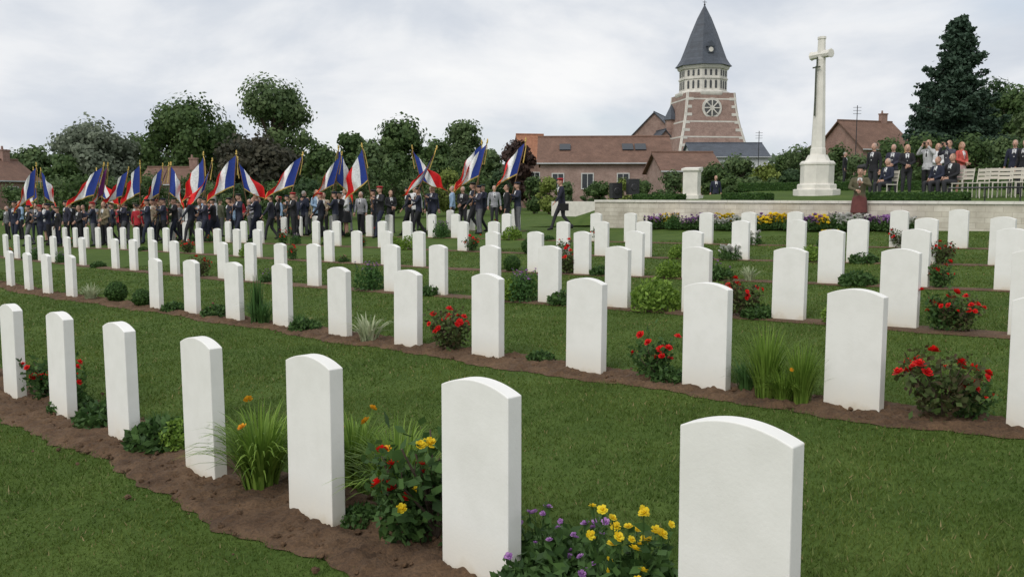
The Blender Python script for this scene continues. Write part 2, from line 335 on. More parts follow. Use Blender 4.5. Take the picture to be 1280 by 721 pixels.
def boxball(seed,r=.17):
    mb=MB(); n=rng.normal(size=(1500,3)); n/=np.linalg.norm(n,axis=1)[:,None]; c=n*r*rng.uniform(.86,1.04,(1500,1))+np.array([0,0,r*.9]); c[:,2]=np.clip(c[:,2],.01,9)
    v,f=quads(c,.022,nrm=n); mb.add(v,f,0,np.repeat(rng.random(1500),4)); v,f=ell((0,0,r*.9),(r*.86,)*3,14,10); mb.add(v,f,0,.0,True); return mb.mesh('box_ball_shrub',[boxleaf])
roses=[rose(1,nf=12),rose(2,.38,.19,10),rose(3,.45,.26,15,leaf=reddishleaf,nl=700)]; rosemix=rose(4,.46,.24,13,leaf=leafm,nl=900); roseyel=rose(5,.34,.16,8,yelp,.022,nl=300)
lily=tuft(1,300,.50,.36,.013,fl=2); grasst=tuft(2,150,.42,.28,.011,darkleaf); vari=tuft(3,70,.32,.24,.024,varleaf); iris=tuft(4,60,.62,.2,.022,darkleaf,stiff=1); wheat=tuft(5,330,.62,.42,.009,lilyleaf,stiff=.35)
purpl=bedding(1,.17,.24,700,14,purp,.018,.32); yell=bedding(2,.26,.2,650,26,yelp,.020,.44,ls=.04); low=bedding(3,.15,.22,600,0); pink=bedding(4,.15,.18,400,12,pinp,.016,.25); whit=bedding(5,.22,.25,500,40,whip,.026,.32); lav=bedding(6,.32,.22,650,34,purp,.015,.42,leaf=darkleaf,ls=.025); fern=bedding(7,.32,.27,1200,0,leaf=lilyleaf,ls=.03)
whitb=bedding(8,.2,.3,350,46,whip,.05,.34); yelb=bedding(9,.2,.28,350,40,yelp,.045,.36); purb=bedding(10,.2,.28,350,46,purp,.045,.38)
ball=boxball(1)
def at(row,t,off=0):
    i=int(math.floor(t)); fr=t-i; p=row[i]*(1-fr)+row[i+1]*fr; n=np.array([.707,.707]); return p+n*off
def plant(name,me,p,sc=1):
    inst(name,me,(p[0],p[1],float(g(*p))+.012),R.uniform(0,6.28),sc)
o=4
plant('rose_bush',roses[1],at(row1,o+.3,.15),.95); plant('rose_bush',roses[0],at(row1,o+.62,.2),.8); plant('leafy_plant',low,at(row1,o+.9,.1),.8); plant('leafy_plant',low,at(row1,o+1.5,.1),1.0); plant('leafy_plant',low,at(row1,o+2.3,.12),1.1); plant('leafy_plant',fern,at(row1,o+2.45,.18),.6)
plant('grass_tuft',grasst,at(row1,o+2.2,.14),.6)
plant('day_lily',lily,at(row1,o+3.42,0.08),1.05); plant('day_lily',lily,at(row1,o+4.22,.30),1.0); plant('day_lily',lily,at(row1,o+3.75,.42),.9)
plant('rose_bush',rosemix,at(row1,o+4.55,.04),.86); plant('yellow_rose_bush',roseyel,at(row1,o+4.6,.16),1.45)
plant('flowering_plant',purpl,at(row1,o+5.36,.04),.9); plant('leafy_plant',low,at(row1,o+5.5,-.06),.9); plant('yellow_primrose',yell,at(row1,o+5.64,.06),.95); plant('flowering_plant',purpl,at(row1,o+5.2,.2),.95); plant('leafy_plant',low,at(row1,o+5.28,-.05),.8)
plant('leafy_plant',low,at(row1,o+4.2,.1),.5)
q=6
for t,me,nm,sc,of in ((3.5,ball,'box_ball_shrub',1.1,.1),(3.25,vari,'grass_tuft',1.1,0),(3.85,ball,'box_ball_shrub',.9,0),(4.5,low,'leafy_plant',.9,0),(5.5,low,'leafy_plant',1.0,.05),(5.4,pink,'flowering_plant',.8,.1),(6.5,iris,'iris_plant',.9,-.02),(6.35,grasst,'grass_tuft',1.0,.1),(6.6,grasst,'grass_tuft',.9,.0),(7.4,low,'leafy_plant',.9,0),(7.3,grasst,'grass_tuft',.6,0),
    (8.5,vari,'variegated_tuft',1.1,-.05),(9.5,roses[2],'rose_bush',.9,.05),(10.45,low,'leafy_plant',.6,.15),(10.8,yell,'leafy_plant',.4,.15),(11.55,roses[0],'rose_bush',.85,.05),(11.7,low,'leafy_plant',.7,.05),(12.45,wheat,'ornamental_grass',.85,-.02),(12.25,grasst,'grass_tuft',.7,.1),(12.7,wheat,'ornamental_grass',.7,-.05),(12.6,lily,'day_lily',.6,-.1),(13.5,roses[2],'rose_bush',.95,.0),(13.62,roses[0],'rose_bush',.7,.1)):
    plant(nm,me,at(row2,q+t,of),sc)
R.seed(99)
def onrow(i,bear):
    """point of row line i on the bearing x/y=bear"""
    a,bq,u,n,pts=lines[i]; s=(bear*a[1]-a[0])/(u[0]-bear*u[1]); return a+u*s
used=[]
for i,lst in ((2,((.164,fern,'leafy_plant',1.2),(.262,roses[2],'rose_bush',.95),(.283,low,'leafy_plant',.9),(.495,roses[0],'rose_bush',.9),(.512,roses[2],'rose_bush',.75),(.014,lav,'lavender_plant',1.1),(-.002,fern,'leafy_plant',.9),(-.163,lav,'lavender_plant',1.2),(-.11,lily,'day_lily',.8),(.06,low,'leafy_plant',1.1),(.38,fern,'leafy_plant',.8),(-.09,low,'leafy_plant',1.),(-.2,ball,'box_ball_shrub',.9))),
 (3,((.49,roses[0],'rose_bush',.85),(.063,roses[2],'rose_bush',.95),(.232,purpl,'flowering_plant',1.2),(.395,low,'leafy_plant',1.2),(.0,ball,'box_ball_shrub',1.),(-.25,roses[0],'rose_bush',.9),(.18,fern,'leafy_plant',.9),(.32,roses[1],'rose_bush',.8))),
 (4,((.49,roses[2],'rose_bush',.85),(-.045,roses[0],'rose_bush',1.0),(.02,ball,'box_ball_shrub',1.2),(.06,roses[1],'rose_bush',1.),(.4,low,'leafy_plant',1.2),(.34,fern,'leafy_plant',.9),(.25,whitb,'flowering_plant',.9),(-.115,fern,'leafy_plant',1.2),(-.26,roses[0],'rose_bush',1.1))),
 (5,((.44,roses[2],'rose_bush',.9),(.36,yelb,'yellow_primrose',1.),(.27,whitb,'flowering_plant',1.),(.0,fern,'leafy_plant',1.2),(-.08,lav,'lavender_plant',1.4),(.1,roses[0],'rose_bush',1.1)))):
    for be,me,nm,sc in lst: p=onrow(i,be); used.append(p); plant(nm,me,p,sc)
kinds=[(roses[0],'rose_bush'),(roses[2],'rose_bush'),(roses[1],'rose_bush'),(lav,'lavender_plant'),(purpl,'flowering_plant'),(low,'leafy_plant'),(pink,'flowering_plant'),(grasst,'grass_tuft'),(ball,'box_ball_shrub'),(fern,'leafy_plant'),(vari,'variegated_tuft'),(low,'leafy_plant')]
for r in rows[2:]:
    for i in range(len(r)-1):
        p=at(r,i+R.uniform(.35,.65),R.uniform(-.05,.1))
        if R.random()<.62 and min(np.linalg.norm(p-q_) for q_ in used)>.6:
            me,nm=R.choice(kinds); plant(nm,me,p,R.uniform(.7,1.05))
# ---------------------------------------------------------------- terrace
A0=np.array([.9,34.1]); e1=np.array([.7071,-.7071]); e2=np.array([.7071,.7071])
def TP(s,t): return A0+e1*s+e2*t
def tz(x,y): 
    t=((x-A0[0])+(y-A0[1]))*.7071; s=((x-A0[0])-(y-A0[1]))*.7071; z=1.30+.04*max(0,t)
    w=float(ss(-1.5,3.3,s)); return float(g(x,y))*(1-w)+z*w if t>0 else float(g(x,y))
def TS(s,t): p=TP(s,t); return (p[0],p[1],1.30+.04*max(0,t))
mb=MB(); n=40; S,T=np.meshgrid(np.concatenate([np.linspace(-1.6,3.3,14),np.linspace(3.6,30,26)]),np.linspace(0,30,n),indexing='ij'); idx=np.arange(n*n).reshape(n,n)
Xt=A0[0]+e1[0]*S+e2[0]*T; Yt=A0[1]+e1[1]*S+e2[1]*T; w_=ss(-1.5,3.3,S)*np.where(S<3.3,ss(-1.5,1.5,T-1.0*(S<3.2)),1); Zt=g(Xt,Yt)*(1-w_)+(1.30+.04*T)*w_-.01*(w_<.01)
mb.add(np.stack([Xt,Yt,Zt],-1).reshape(-1,3),np.stack([idx[:-1,:-1],idx[1:,:-1],idx[1:,1:],idx[:-1,1:]],-1).reshape(-1,4),smooth=True)
mb.obj('terrace_lawn',[lawn])
w=empty('terrace_wall',(A0[0],A0[1],0),-math.pi/4)
mb=MB(); mb.add(*box((3.26+13,-.18,.6),(26,.34,1.44))); mb.add(*box((3.44,1.35,.6),(.34,2.7,1.44))); mb.obj('wall_courses',[ashlar],w)
mb=MB()
for i in range(29): mb.add(*box((3.26+.45+.9*i,-.18,1.36),(.893,.42,.075)))
mb.add(*box((3.44,1.43,1.36),(.42,2.7,.07))); mb.obj('coping',[coping],w)
w2=empty('low_stone_kerb',(A0[0],A0[1],0),-math.pi/4); mb=MB(); mb.add(*box((.6,3.2,1.0),(5.0,.4,.62))); mb.obj('kerb',[coping],w2)
# cross of sacrifice
cx,cy=11.35,33.0; cz=tz(cx,cy); cr=empty('memorial_cross',(cx,cy,cz),0)
mb=MB(); o8=math.pi/8
mb.add(*loft([(.84,-.1),(.84,.2),(.80,.22)],8,o8)); mb.add(*loft([(.70,.22),(.70,.38),(.67,.41)],8,o8))
mb.add(*loft([(.60,.41),(.60,1.10),(.63,1.12),(.63,1.18),(.56,1.26)],8,o8)); mb.add(*loft([(.45,1.26),(.38,1.4),(.34,1.48)],8,o8)); mb.obj('octagonal_base',[crossstone],cr)
mb=MB(); mb.add(*loft([(.32,1.48),(.30,1.7),(.28,1.75),(.175,4.9),(.18,4.95),(.165,5.0),(.15,5.65),(.175,5.68),(.165,5.76)],8,o8,sq=(1,.8)));
mb.add(*tube([(-.46,0,5.12),(-.45,0,5.12),(-.40,0,5.12),(.40,0,5.12),(.45,0,5.12),(.46,0,5.12)],[.14,.17,.14,.14,.17,.14],8)); mb.obj('shaft_and_arms',[crossstone],cr,rz=math.radians(-62))
mb=MB(); mb.add(*box((0,-.24,3.8),(.055,.03,1.8))); mb.add(*box((0,-.225,4.65),(.34,.04,.05))); mb.add(*box((0,-.2,4.85),(.04,.04,.35))); mb.obj('bronze_sword',[bronze],cr,rz=math.radians(-62))
px,py=6.7,33.0; pr=empty('stone_pillar',(px,py,tz(px,py)),-.5); mb=MB(); mb.add(*box((0,0,.06),(.7,.6,.14))); mb.add(*box((0,0,.58),(.55,.45,.9))); v,f=box((0,0,1.1),(.66,.56,.14)); v[4:6,2]-=.06; mb.add(v,f); mb.obj('pillar_body',[crossstone],pr)
def hedgebox(name,s0,s1,t0,t1,h,mat=boxleaf,z0=None):
    mb=MB(); L=s1-s0; W=t1-t0; n=int(900*(L*W+2*(L+W)*h)); 
    u=rng.uniform(0,L,n); v=rng.uniform(0,W,n); w=rng.uniform(0,h,n); k=rng.integers(0,3,n); sd=rng.integers(0,2,n)
    N=np.zeros((n,3)); u=np.where(k==0,sd*L,u); v=np.where(k==1,sd*W,v); w=np.where(k==2,h,w); N[:,0]=(k==0)*(sd*2-1);N[:,1]=(k==1)*(sd*2-1);N[:,2]=(k==2)
    c=np.c_[u,v,w]+rng.normal(0,.015,(n,3)); q,f=quads(c,.045,nrm=N); mb.add(q,f,0,np.repeat(rng.random(n),4)); mb.add(*box((L/2,W/2,h/2-.01),(L-.03,W-.03,h-.02)),0,0.)
    p=TS(s0,t0); mb.obj(name,[mat],None,p,-math.pi/4)
hedgebox('box_hedge',12.4,15.3,.35,1.0,.3); hedgebox('box_hedge',4.4,6.2,.35,1.0,.26); hedgebox('box_hedge',7.4,9.0,1.3,1.9,.26)
hedgebox('clipped_hedge',2.0,29,11.5,12.5,.35)
for i in range(46):
    sx=6.0+i*.185; p=TP(sx,R.uniform(-1.1,-.45)); me,nm=R.choice([(whitb,'flowering_plant'),(yelb,'yellow_primrose'),(purb,'flowering_plant'),(whitb,'flowering_plant'),(lav,'lavender_plant'),(yelb,'yellow_primrose'),(low,'leafy_plant')]); inst(nm,me,(p[0],p[1],float(g(*p))+.05),R.uniform(0,6),R.uniform(.9,1.3))
def chair_mesh():
    mb=MB()
    for x in(-.2,.2):
        mb.add(*tube([(x,-.2,0),(x,-.2,.45)],[.015,.015],6)); mb.add(*tube([(x,.2,0),(x,.2,.45),(x,.27,.9)],[.015]*3,6))
    mb.add(*box((0,0,.455),(.44,.42,.03)))
    for z in(.6,.72,.84): mb.add(*box((0,.2+(z-.45)*.155,z),(.42,.02,.09)))
    return mb.mesh('chair',[plain('white_plastic',(.6,.56,.48),.5,.05)])
ch=chair_mesh()
for r_ in range(2):
    for i in range(7):
        p=np.array([13.2,27.2])+e1*.28+np.array([.62,-.25])*i+e2*(r_*.95)+np.array([R.uniform(-.06,.06),R.uniform(-.06,.06)]); inst('folding_chair',ch,(p[0],p[1],tz(*p)),math.radians(-60+R.uniform(-14,14)))
hr=empty('handrail',(0,0,0)); mb=MB(); pp=[TS(14.9+.42*i,.5+.3*math.sin(i*.5)) for i in range(8)]
mb.add(*tube([(a,b_,c+.42) for a,b_,c in pp],[.022]*8,8))
for a,b_,c in pp[::2]: mb.add(*tube([(a,b_,c),(a,b_,c+.42)],[.018,.018],6))
mb.obj('rail',[dark],hr)
for X_,d in ((769,34.5),(790,34.0)):
    x=(X_-640)/F*d; s=empty('loudspeaker',(x,d,tz(x,d)),.3); mb=MB()
    mb.add(*box((0,0,.52),(.42,.3,.6))); mb.add(*tube([(0,0,0),(0,0,.3)],[.03,.03],6))
    for a in(0,2.1,4.2): mb.add(*tube([(0,0,.2),(.3*math.cos(a),.3*math.sin(a),0)],[.012,.012],5))
    mb.add(*tube([(0,-.15,.5),(0,-.17,.5)],[.14,.12],12)); mb.obj('cabinet',[dark],s)
# ---------------------------------------------------------------- people
SK,JK,TR,SH,HR,ST=range(6)
skin=plain('skin',(.50,.29,.21),.6,.1,10)
def person(name,arms=None,legs=None,hat='beret',skirt=False,long_hair=False,seated=False,female=False,cam=False,bag=False,lean=0):
    S=MB()
    add=lambda vf,m: S.add(vf[0],vf[1],m)
    k=.88 if female else 1
    dz=-.45 if seated else 0
    T=lambda x,y,z:(x,y-lean*max(0,z-.95),z+dz)
    pts=[T(0,0,.84),T(0,0,.93),T(0,0,1.07),T(0,-.01,1.22),T(0,-.01,1.34),T(0,0,1.42),T(0,.005,1.475),T(0,.005,1.51)]
    rr=[(.165,.125),(.172,.125),(.15*k,.112),(.168*k,.122),(.185*k,.12),(.175*k,.1),(.11*k,.075),(.06,.055)]
    v,f=tube(pts,[(a,b) for a,b in rr],20,.03,up=(0,1,0)); add((v,f),JK)
    add(tube([T(0,.005,1.47),T(0,-.01,1.58)],[.056,.05],12,.02),SK)
    hc=np.array(T(0,-.02,1.645))
    add(ell(hc,(.076,.095,.118),18,14),SK); add(ell(hc+(0,-.02,-.055),(.055,.07,.06),12,8),SK)
    add(tube([hc+(0,-.085,.02),hc+(0,-.118,-.022),hc+(0,-.09,-.03)],[.009,.017,.012],8,.008),SK)
    for s in(-1,1): add(ell(hc+(s*.078,.012,-.005),(.012,.02,.032),8,6),SK)
    if hat=='beret':
        add(ell(hc+(0,.018,.03),(.081,.09,.095),16,10),HR); add(ell(hc+(.02,.0,.098),(.125,.125,.032),16,8),HR)
    elif hat=='cap':
        add(ell(hc+(0,.018,.03),(.081,.09,.095),16,10),HR); add(tube([hc+(0,0,.06),hc+(0,0,.10),hc+(0,.0,.125)],[.088,.12,.11],16,.02),HR); add(ell(hc+(0,-.1,.06),(.07,.05,.012),10,6),SH)
    elif hat=='feather':
        add(ell(hc+(0,.018,.03),(.083,.092,.095),16,10),HR); add(ell(hc+(.02,.02,.12),(.12,.14,.07),16,8),HR); add(ell(hc+(.09,.05,.16),(.05,.07,.06),10,8),HR)
    else:
        add(ell(hc+(0,.022,.03),(.083,.092,.1),16,10),HR)
        if long_hair: add(ell(hc+(0,.06,-.05),(.09,.06,.15),14,10),HR); add(ell(hc+(.075,.02,-.05),(.022,.05,.11),8,8),HR); add(ell(hc+(-.075,.02,-.05),(.022,.05,.11),8,8),HR)
    add(tube([T(0,-.085,1.46),T(0,-.118,1.36),T(0,-.112,1.22)],[(.05,.022),(.04,.022),(.008,.02)],8,.02),ST)
    add(tube([T(0,-.103,1.45),T(0,-.136,1.34),T(0,-.128,1.24)],[(.012,.012),(.018,.012),(.012,.012)],6,.02),TR)
    arms=arms or {'L':((-.25,.03,1.16),(-.27,-.04,.9)),'R':((.25,.03,1.16),(.27,-.04,.9))}
    hands=[]
    for s,key in((-1,'L'),(1,'R')):
        el,wr=arms[key]; sh=T(s*.185*k,.0,1.42); el=T(*el); wr=T(*wr)
        add(tube([T(s*.12*k,0,1.43),sh,el,wr],[.06,.063,.05,.036],12,.025),JK); 
        d=np.array(wr)-np.array(el); d/=np.linalg.norm(d); add(tube([wr,np.array(wr)+d*.03],[.03,.028],10,.01),SK); hands.append((np.array(wr)+d*.02,d,s))
    legs=legs or {'L':((-.10,-.01,.5),(-.11,.02,.09)),'R':((.10,-.01,.5),(.12,.02,.09))}
    for s,key in((-1,'L'),(1,'R')):
        kn,an=legs[key]; hip=(s*.085,0,.92+dz)
        bare=skirt
        add(tube([hip,kn,an],[.1,.064,.046] if not skirt else [.09,.055,.035],14,.03),SK if bare else TR)
        an=np.array(an); add(tube([an+(0,.05,-.045),an+(0,-.0,-.03),an+(0,-.09,-.05),an+(0,-.16,-.062)],[.036,.042,.04,.026],10,.02),SH)
        if not bare: add(tube([an+(0,0,.06),an+(0,-.005,-.02)],[.056,.06],12,.02),TR)
    if skirt: add(tube([T(0,0,1.0),T(0,0,.9),(0,-.0,.72+dz),(0,0,.5+dz)],[(.15,.12),(.19,.15),(.21,.18),(.23,.2)],20,.03),TR)
    me=S.mesh('tmp',[]); ob=bpy.data.objects.new('tmp',me); C.objects.link(ob)
    md=ob.modifiers.new('r','REMESH'); md.mode='VOXEL'; md.voxel_size=.0155; md.use_smooth_shade=True
    sm=ob.modifiers.new('s','SMOOTH'); sm.iterations=2; sm.factor=.4
    dg=bpy.context.evaluated_depsgraph_get(); dg.update(); ev=ob.evaluated_get(dg); out=bpy.data.meshes.new_from_object(ev)
    pc=[p.center.copy() for p in me.polygons]
    mi=np.concatenate(S.m); kd=kdtree.KDTree(len(pc))
    for i,c_ in enumerate(pc): kd.insert(c_,i)
    kd.balance(); cls=[int(mi[kd.find(p.center)[1]]) for p in out.polygons]
    n=len(out.vertices); co=np.empty(n*3); out.vertices.foreach_get('co',co); fs=[tuple(p.vertices) for p in out.polygons]
    D=MB(); D.add(co.reshape(-1,3),fs,np.array(cls),smooth=True)
    bpy.data.objects.remove(ob); bpy.data.meshes.remove(me)
    for wr,d,s in hands:
        side=np.cross(d,(0,1,.2)); side/=np.linalg.norm(side); nrm=np.cross(side,d)
        v,f=tube([wr,wr+d*.03,wr+d*.09],[(.024,.018),(.038,.016),(.04,.013)],10,up=tuple(nrm)); D.add(v,f,SK,smooth=True)
        for i,L in enumerate((.062,.075,.078,.07)):
            b0=wr+d*.085+side*(-.03+.02*i); b1=b0+d*L*.5+nrm*.006; b2=b1+d*L*.35-nrm*.022; D.add(*tube([b0,b1,b2],[.0095,.009,.007],6),SK,smooth=True)
        b0=wr+d*.03-side*.03; D.add(*tube([b0,b0-side*.022+d*.03,b0-side*.025+d*.06-nrm*.012],[.012,.011,.008],6),SK,smooth=True)
    for s in(-1,1): D.add(*ell(hc+(s*.03,-.083,.018),(.012,.009,.007),8,6),SH)
    D.add(*ell(hc+(0,-.092,-.06),(.022,.006,.005),8,5),JK)
    if hat in('beret','cap'):
        for i in range(4): D.add(*box(T(.06+.022*i,-.125,1.33),(.016,.008,.035)),6)
    if cam:
        D.add(*box(hc+(0,-.17,.0),(.14,.07,.09)),SH); D.add(*tube([hc+(0,-.2,0),hc+(0,-.28,0)],[.035,.035],10),SH)
    if bag: D.add(*box(T(.24,.02,.8),(.1,.3,.24)),SH); D.add(*tube([T(.22,.0,.92),T(.1,-.12,1.3),T(-.12,-.05,1.46)],[.01]*3,5),SH)
    return D.mesh(name,[skin,cloth((.02,.022,.035)),cloth((.03,.03,.035)),cloth((.01,.01,.01)),cloth((.012,.012,.02)),cloth((.7,.7,.7)),gold])
stride={'L':((-.09,-.2,.52),(-.09,-.33,.1)),'R':((.09,.03,.5),(.09,.33,.15))}
stride2={'L':((-.09,-.01,.5),(-.09,.24,.13)),'R':((.09,-.17,.52),(.09,-.24,.09))}
hold={'L':((-.26,-.06,1.2),(-.06,-.27,1.12)),'R':((.27,-.1,1.26),(.07,-.28,1.33))}
swing={'L':((-.25,.13,1.18),(-.25,.12,.93)),'R':((.25,-.12,1.18),(.25,-.28,.98))}
camp={'L':((-.26,-.16,1.32),(-.09,-.24,1.56)),'R':((.26,-.16,1.32),(.09,-.24,1.56))}
fold={'L':((-.23,-.02,1.18),(-.02,-.2,1.08)),'R':((.23,-.02,1.18),(.04,-.2,1.05))}
sit={'L':((-.11,-.42,.5),(-.11,-.42,.09)),'R':((.11,-.42,.5),(.12,-.4,.09))}
lap={'L':((-.24,-.03,1.18),(-.1,-.26,1.06)),'R':((.24,-.03,1.18),(.1,-.26,1.06))}
PM={'stand':person('standing_man'),'bare':person('standing_man',hat=None),'fold':person('standing_man',arms=fold,hat=None),'bearer':person('flag_bearer',arms=hold),'bearerw':person('flag_bearer',arms=hold,legs=stride2),
 'cap':person('soldier',hat='cap'),'march':person('marching_man',arms=swing,legs=stride2),'walk':person('walking_man',arms=swing,legs=stride,bag=True,lean=.06),'cam':person('photographer',arms=camp,hat=None,cam=True),'camw':person('woman_photographer',arms=camp,hat=None,cam=True,female=True,long_hair=True),
 'woman':person('standing_woman',hat=None,female=True,long_hair=True,arms=fold),'womans':person('standing_woman',hat=None,female=True,long_hair=True,skirt=True,arms=fold),'sit':person('seated_man',arms=lap,legs=sit,hat=None,seated=True),'piper':person('kilted_soldier',hat='feather',arms=hold,skirt=True)}
def put(key,X_,d,rot,cols=None,name=None,terr=False,sc=None,x=None):
    x=(X_-640)/F*d if x is None else x; z=tz(x,d) if terr else float(g(x,d)); sc=sc or R.uniform(.95,1.04)
    me=PM[key]; o=inst(name or me.name.split('.')[0],me,(x,d,z),math.radians(rot),sc)
    for k_,c in (cols or {}).items(): o.material_slots[k_].link='OBJECT'; o.material_slots[k_].material=cloth(c)
    return o
navy=(.016,.02,.04);blk=(.014,.014,.017);grey=(.13,.13,.14);khaki=(.22,.18,.11);olive=(.08,.085,.05);beige=(.4,.33,.24);wht=(.65,.65,.65);lb=(.25,.36,.5);redc=(.4,.02,.03);gry2=(.3,.3,.32)
hairs=[(.02,.015,.01),(.3,.28,.26),(.12,.07,.03),(.4,.38,.36),(.05,.03,.02)]
blue=cloth((.018,.045,.26)); whitec=cloth((.82,.82,.82)); redf=cloth((.68,.012,.015)); purpf=cloth((.14,.02,.14))
def flag_mesh(seed,tilt,side,a0,a1,first=None):
    R.seed(seed); mb=MB(); pd=np.array([math.sin(tilt),0,math.cos(tilt)]); L=2.35; mb.add(*tube([(0,0,0),pd*L],[.018,.016],8),3); mb.add(*ell(pd*(L+.07),(.03,.014,.09),8,6),4); mb.add(*ell(pd*L,(.035,.035,.035),8,6),4)
    nu,nv=37,22; W,H=1.45,1.2; V=[]; ph=R.uniform(0,6)
    mb.add(*tube([pd*(L-.02),pd*(L-.2)+np.array([side*-.06,-.04,0]),pd*(L-.7)+np.array([side*-.08,-.05,-.1])],[.012,.012,.022],5),4)
    for j in range(nv):
        v=j/(nv-1); at_=pd*(L-.05-v*H)
        for i in range(nu):
            u=i/(nu-1); al=a0+(a1-a0)*v+.12*math.sin(u*3+ph); dx=u*W*math.sin(al)*.95; dzz=-u*W*math.cos(al)*(.78-.15*v)
            amp=.09*min(1,u*2.5); yy=amp*math.sin(u*9+v*2.5+ph)+.06*u*math.sin(u*17+v*5+ph*2); V.append(at_+np.array([side*(dx+.04*math.sin(v*7+u*8+ph)*u),yy,dzz+.04*u*math.sin(v*9+ph)]))
    fs=[];ms=[]
    for j in range(nv-1):
        for i in range(nu-1):
            q=j*nu+i; fs.append((q,q+1,q+nu+1,q+nu)); ms.append(4 if (i>=nu-2 or j==nv-2) else (0 if i<11 else 1 if i<23 else 2))
    mb.add(np.array(V),fs,np.array(ms),smooth=True); return mb.mesh('french_flag',[first or blue,whitec,redf,wood,gold])
FM=[flag_mesh(1,.2,-1,.55,.75),flag_mesh(2,-.1,-1,.4,.6),flag_mesh(3,.32,-1,.8,1.1),flag_mesh(4,.02,1,.45,.65),flag_mesh(5,.36,-1,.45,.7),flag_mesh(6,-.24,1,.6,.9),flag_mesh(8,.12,-1,.7,1.0)]; FP=flag_mesh(7,.15,-1,.4,.6,purpf)
R.seed(42)
flags=[(56,36,0),(66,37.2,1),(74,38.5,3),(122,36,2),(138,36.8,-1),(160,37,2),(190,35.5,6),(210,35.8,0),(224,36.3,3),(262,34.5,4),(272,35.2,1),(304,34.0,6),(326,35,5),(372,33.0,2),(424,32.6,0),(430,33.2,3),(480,31.6,1),(528,32,4),(546,32.4,5),(603,31.0,0),(608,31.6,6),(651,30.6,0),(146,38.5,5),(200,37,4)]
for X_,d,k in flags:
    rot=R.uniform(-95,-35); cols={JK:R.choice([navy,blk,navy,(.03,.03,.05)]),TR:R.choice([blk,grey,navy]),HR:R.choice([blk,navy,redc,(.02,.05,.03)])}
    o=put(R.choice(['bearer','bearerw','bearerw']),X_-4,d,rot,cols); fx=math.sin(math.radians(rot))*.29; fy=-math.cos(math.radians(rot))*.29
    me=FM[k] if k>=0 else FP
    f=inst('french_flag' if k>=0 else 'regimental_flag',me,(o.location.x+fx,o.location.y+fy,o.location.z+1.0),R.uniform(-.5,.5),R.uniform(.9,1.02)); f.rotation_euler[0]=R.uniform(-.12,.12); f.rotation_euler[1]=R.uniform(-.08,.1)
for X_,d,k,rot,c in ((402,32.5,'march',-80,{HR:redc}),(340,33.5,'march',-85,{}),(288,34,'stand',-60,{}),(240,34.5,'march',-85,{HR:redc}),(452,35,'bare',-20,{JK:gry2,HR:hairs[3]}),(468,33.5,'stand',-90,{}),(489,35,'fold',30,{JK:blk,HR:hairs[0]}),(511,32.5,'march',-70,{TR:blk,HR:blk}),(519,36,'bare',0,{JK:wht,HR:hairs[3]}),(540,33.5,'bare',20,{JK:navy,HR:hairs[1]}),(579,33,'fold',-30,{JK:blk,HR:hairs[3]}),(566,36.5,'bare',-90,{JK:lb,HR:hairs[1]}),(592,32,'march',-80,{HR:blk}),(634,30.4,'bare',-95,{JK:blk,HR:hairs[0]}),(618,36,'bare',10,{JK:gry2,HR:hairs[3]}),(702,30.8,'walk',-80,{JK:(.015,.015,.03),HR:redc})):
    put(k,X_,d,rot,c)
X_=18
while X_<462:
    dd=39.5-X_*.008
    for d0 in (dd-1.6,dd+.6,dd+2.8):
        if R.random()<.33 or (X_>380 and R.random()<.4): continue
        k=R.choice(['stand','march','bare','bare','fold','woman','womans','cap','stand','march'])
        jc=R.choice([navy,blk,blk,navy,grey,(.03,.03,.05),khaki,beige,wht,lb,gry2,navy,redc] if k!='cap' else [olive,khaki,navy])
        hc_=R.choice([blk,navy,redc,olive]) if k in('stand','march') else (R.choice(hairs) if k!='cap' else R.choice([wht,olive,navy]))
        if k=='womans': jc=R.choice([wht,lb,redc,beige,blk,(.4,.2,.25)])
        put(k,X_+R.uniform(-10,10),d0+R.uniform(-1,1),R.choice([-90,-80,-50,-20,0,30,150])+R.uniform(-20,20),{JK:jc,TR:R.choice([blk,grey,navy,khaki if k=='cap' else blk]),HR:hc_},sc=R.uniform(.9,1.06))
    X_+=R.uniform(13,23)
for X_,d,k,rot,c in ((1088,29.2,'bare',-60,{JK:blk,HR:hairs[1]}),(1129,28.7,'woman',-20,{JK:blk,HR:(.45,.3,.12)}),(1155,28.6,'camw',-50,{JK:(.5,.5,.5),HR:(.2,.11,.05),TR:blk}),(1167,29.6,'woman',-20,{JK:wht,HR:(.35,.2,.09)}),(1181,28.4,'cam',-70,{JK:(.06,.06,.08),HR:hairs[0]}),(1196,29.3,'womans',20,{JK:(.5,.09,.07),HR:(.25,.14,.06),TR:(.45,.3,.3)}),(1112,30.8,'fold',-40,{JK:(.03,.03,.05),HR:hairs[3]}),(1262,29,'bare',-40,{JK:navy,HR:hairs[1]}),(1275,28.5,'bare',-60,{JK:blk,HR:hairs[3]})):
    put(k,X_,d,rot,c,terr=True)
for X_,d in ((1106,27.9),(1168,27.3),(1186,27.0)):
    x=(X_-640)/F*d; o=put('sit',X_,d,-70,{JK:R.choice([navy,blk]),HR:R.choice(hairs)},terr=True); inst('folding_chair',ch,(x,d,tz(x,d)),math.radians(-70))
for X_,d in ((893,46),(1052,47)): put('bare',X_,d,R.uniform(-90,90),{JK:R.choice([navy,blk]),HR:R.choice(hairs)},terr=True)
put('piper',1072,24.5,-25,{JK:(.10,.09,.05),TR:(.13,.04,.035),HR:(.03,.03,.03)})
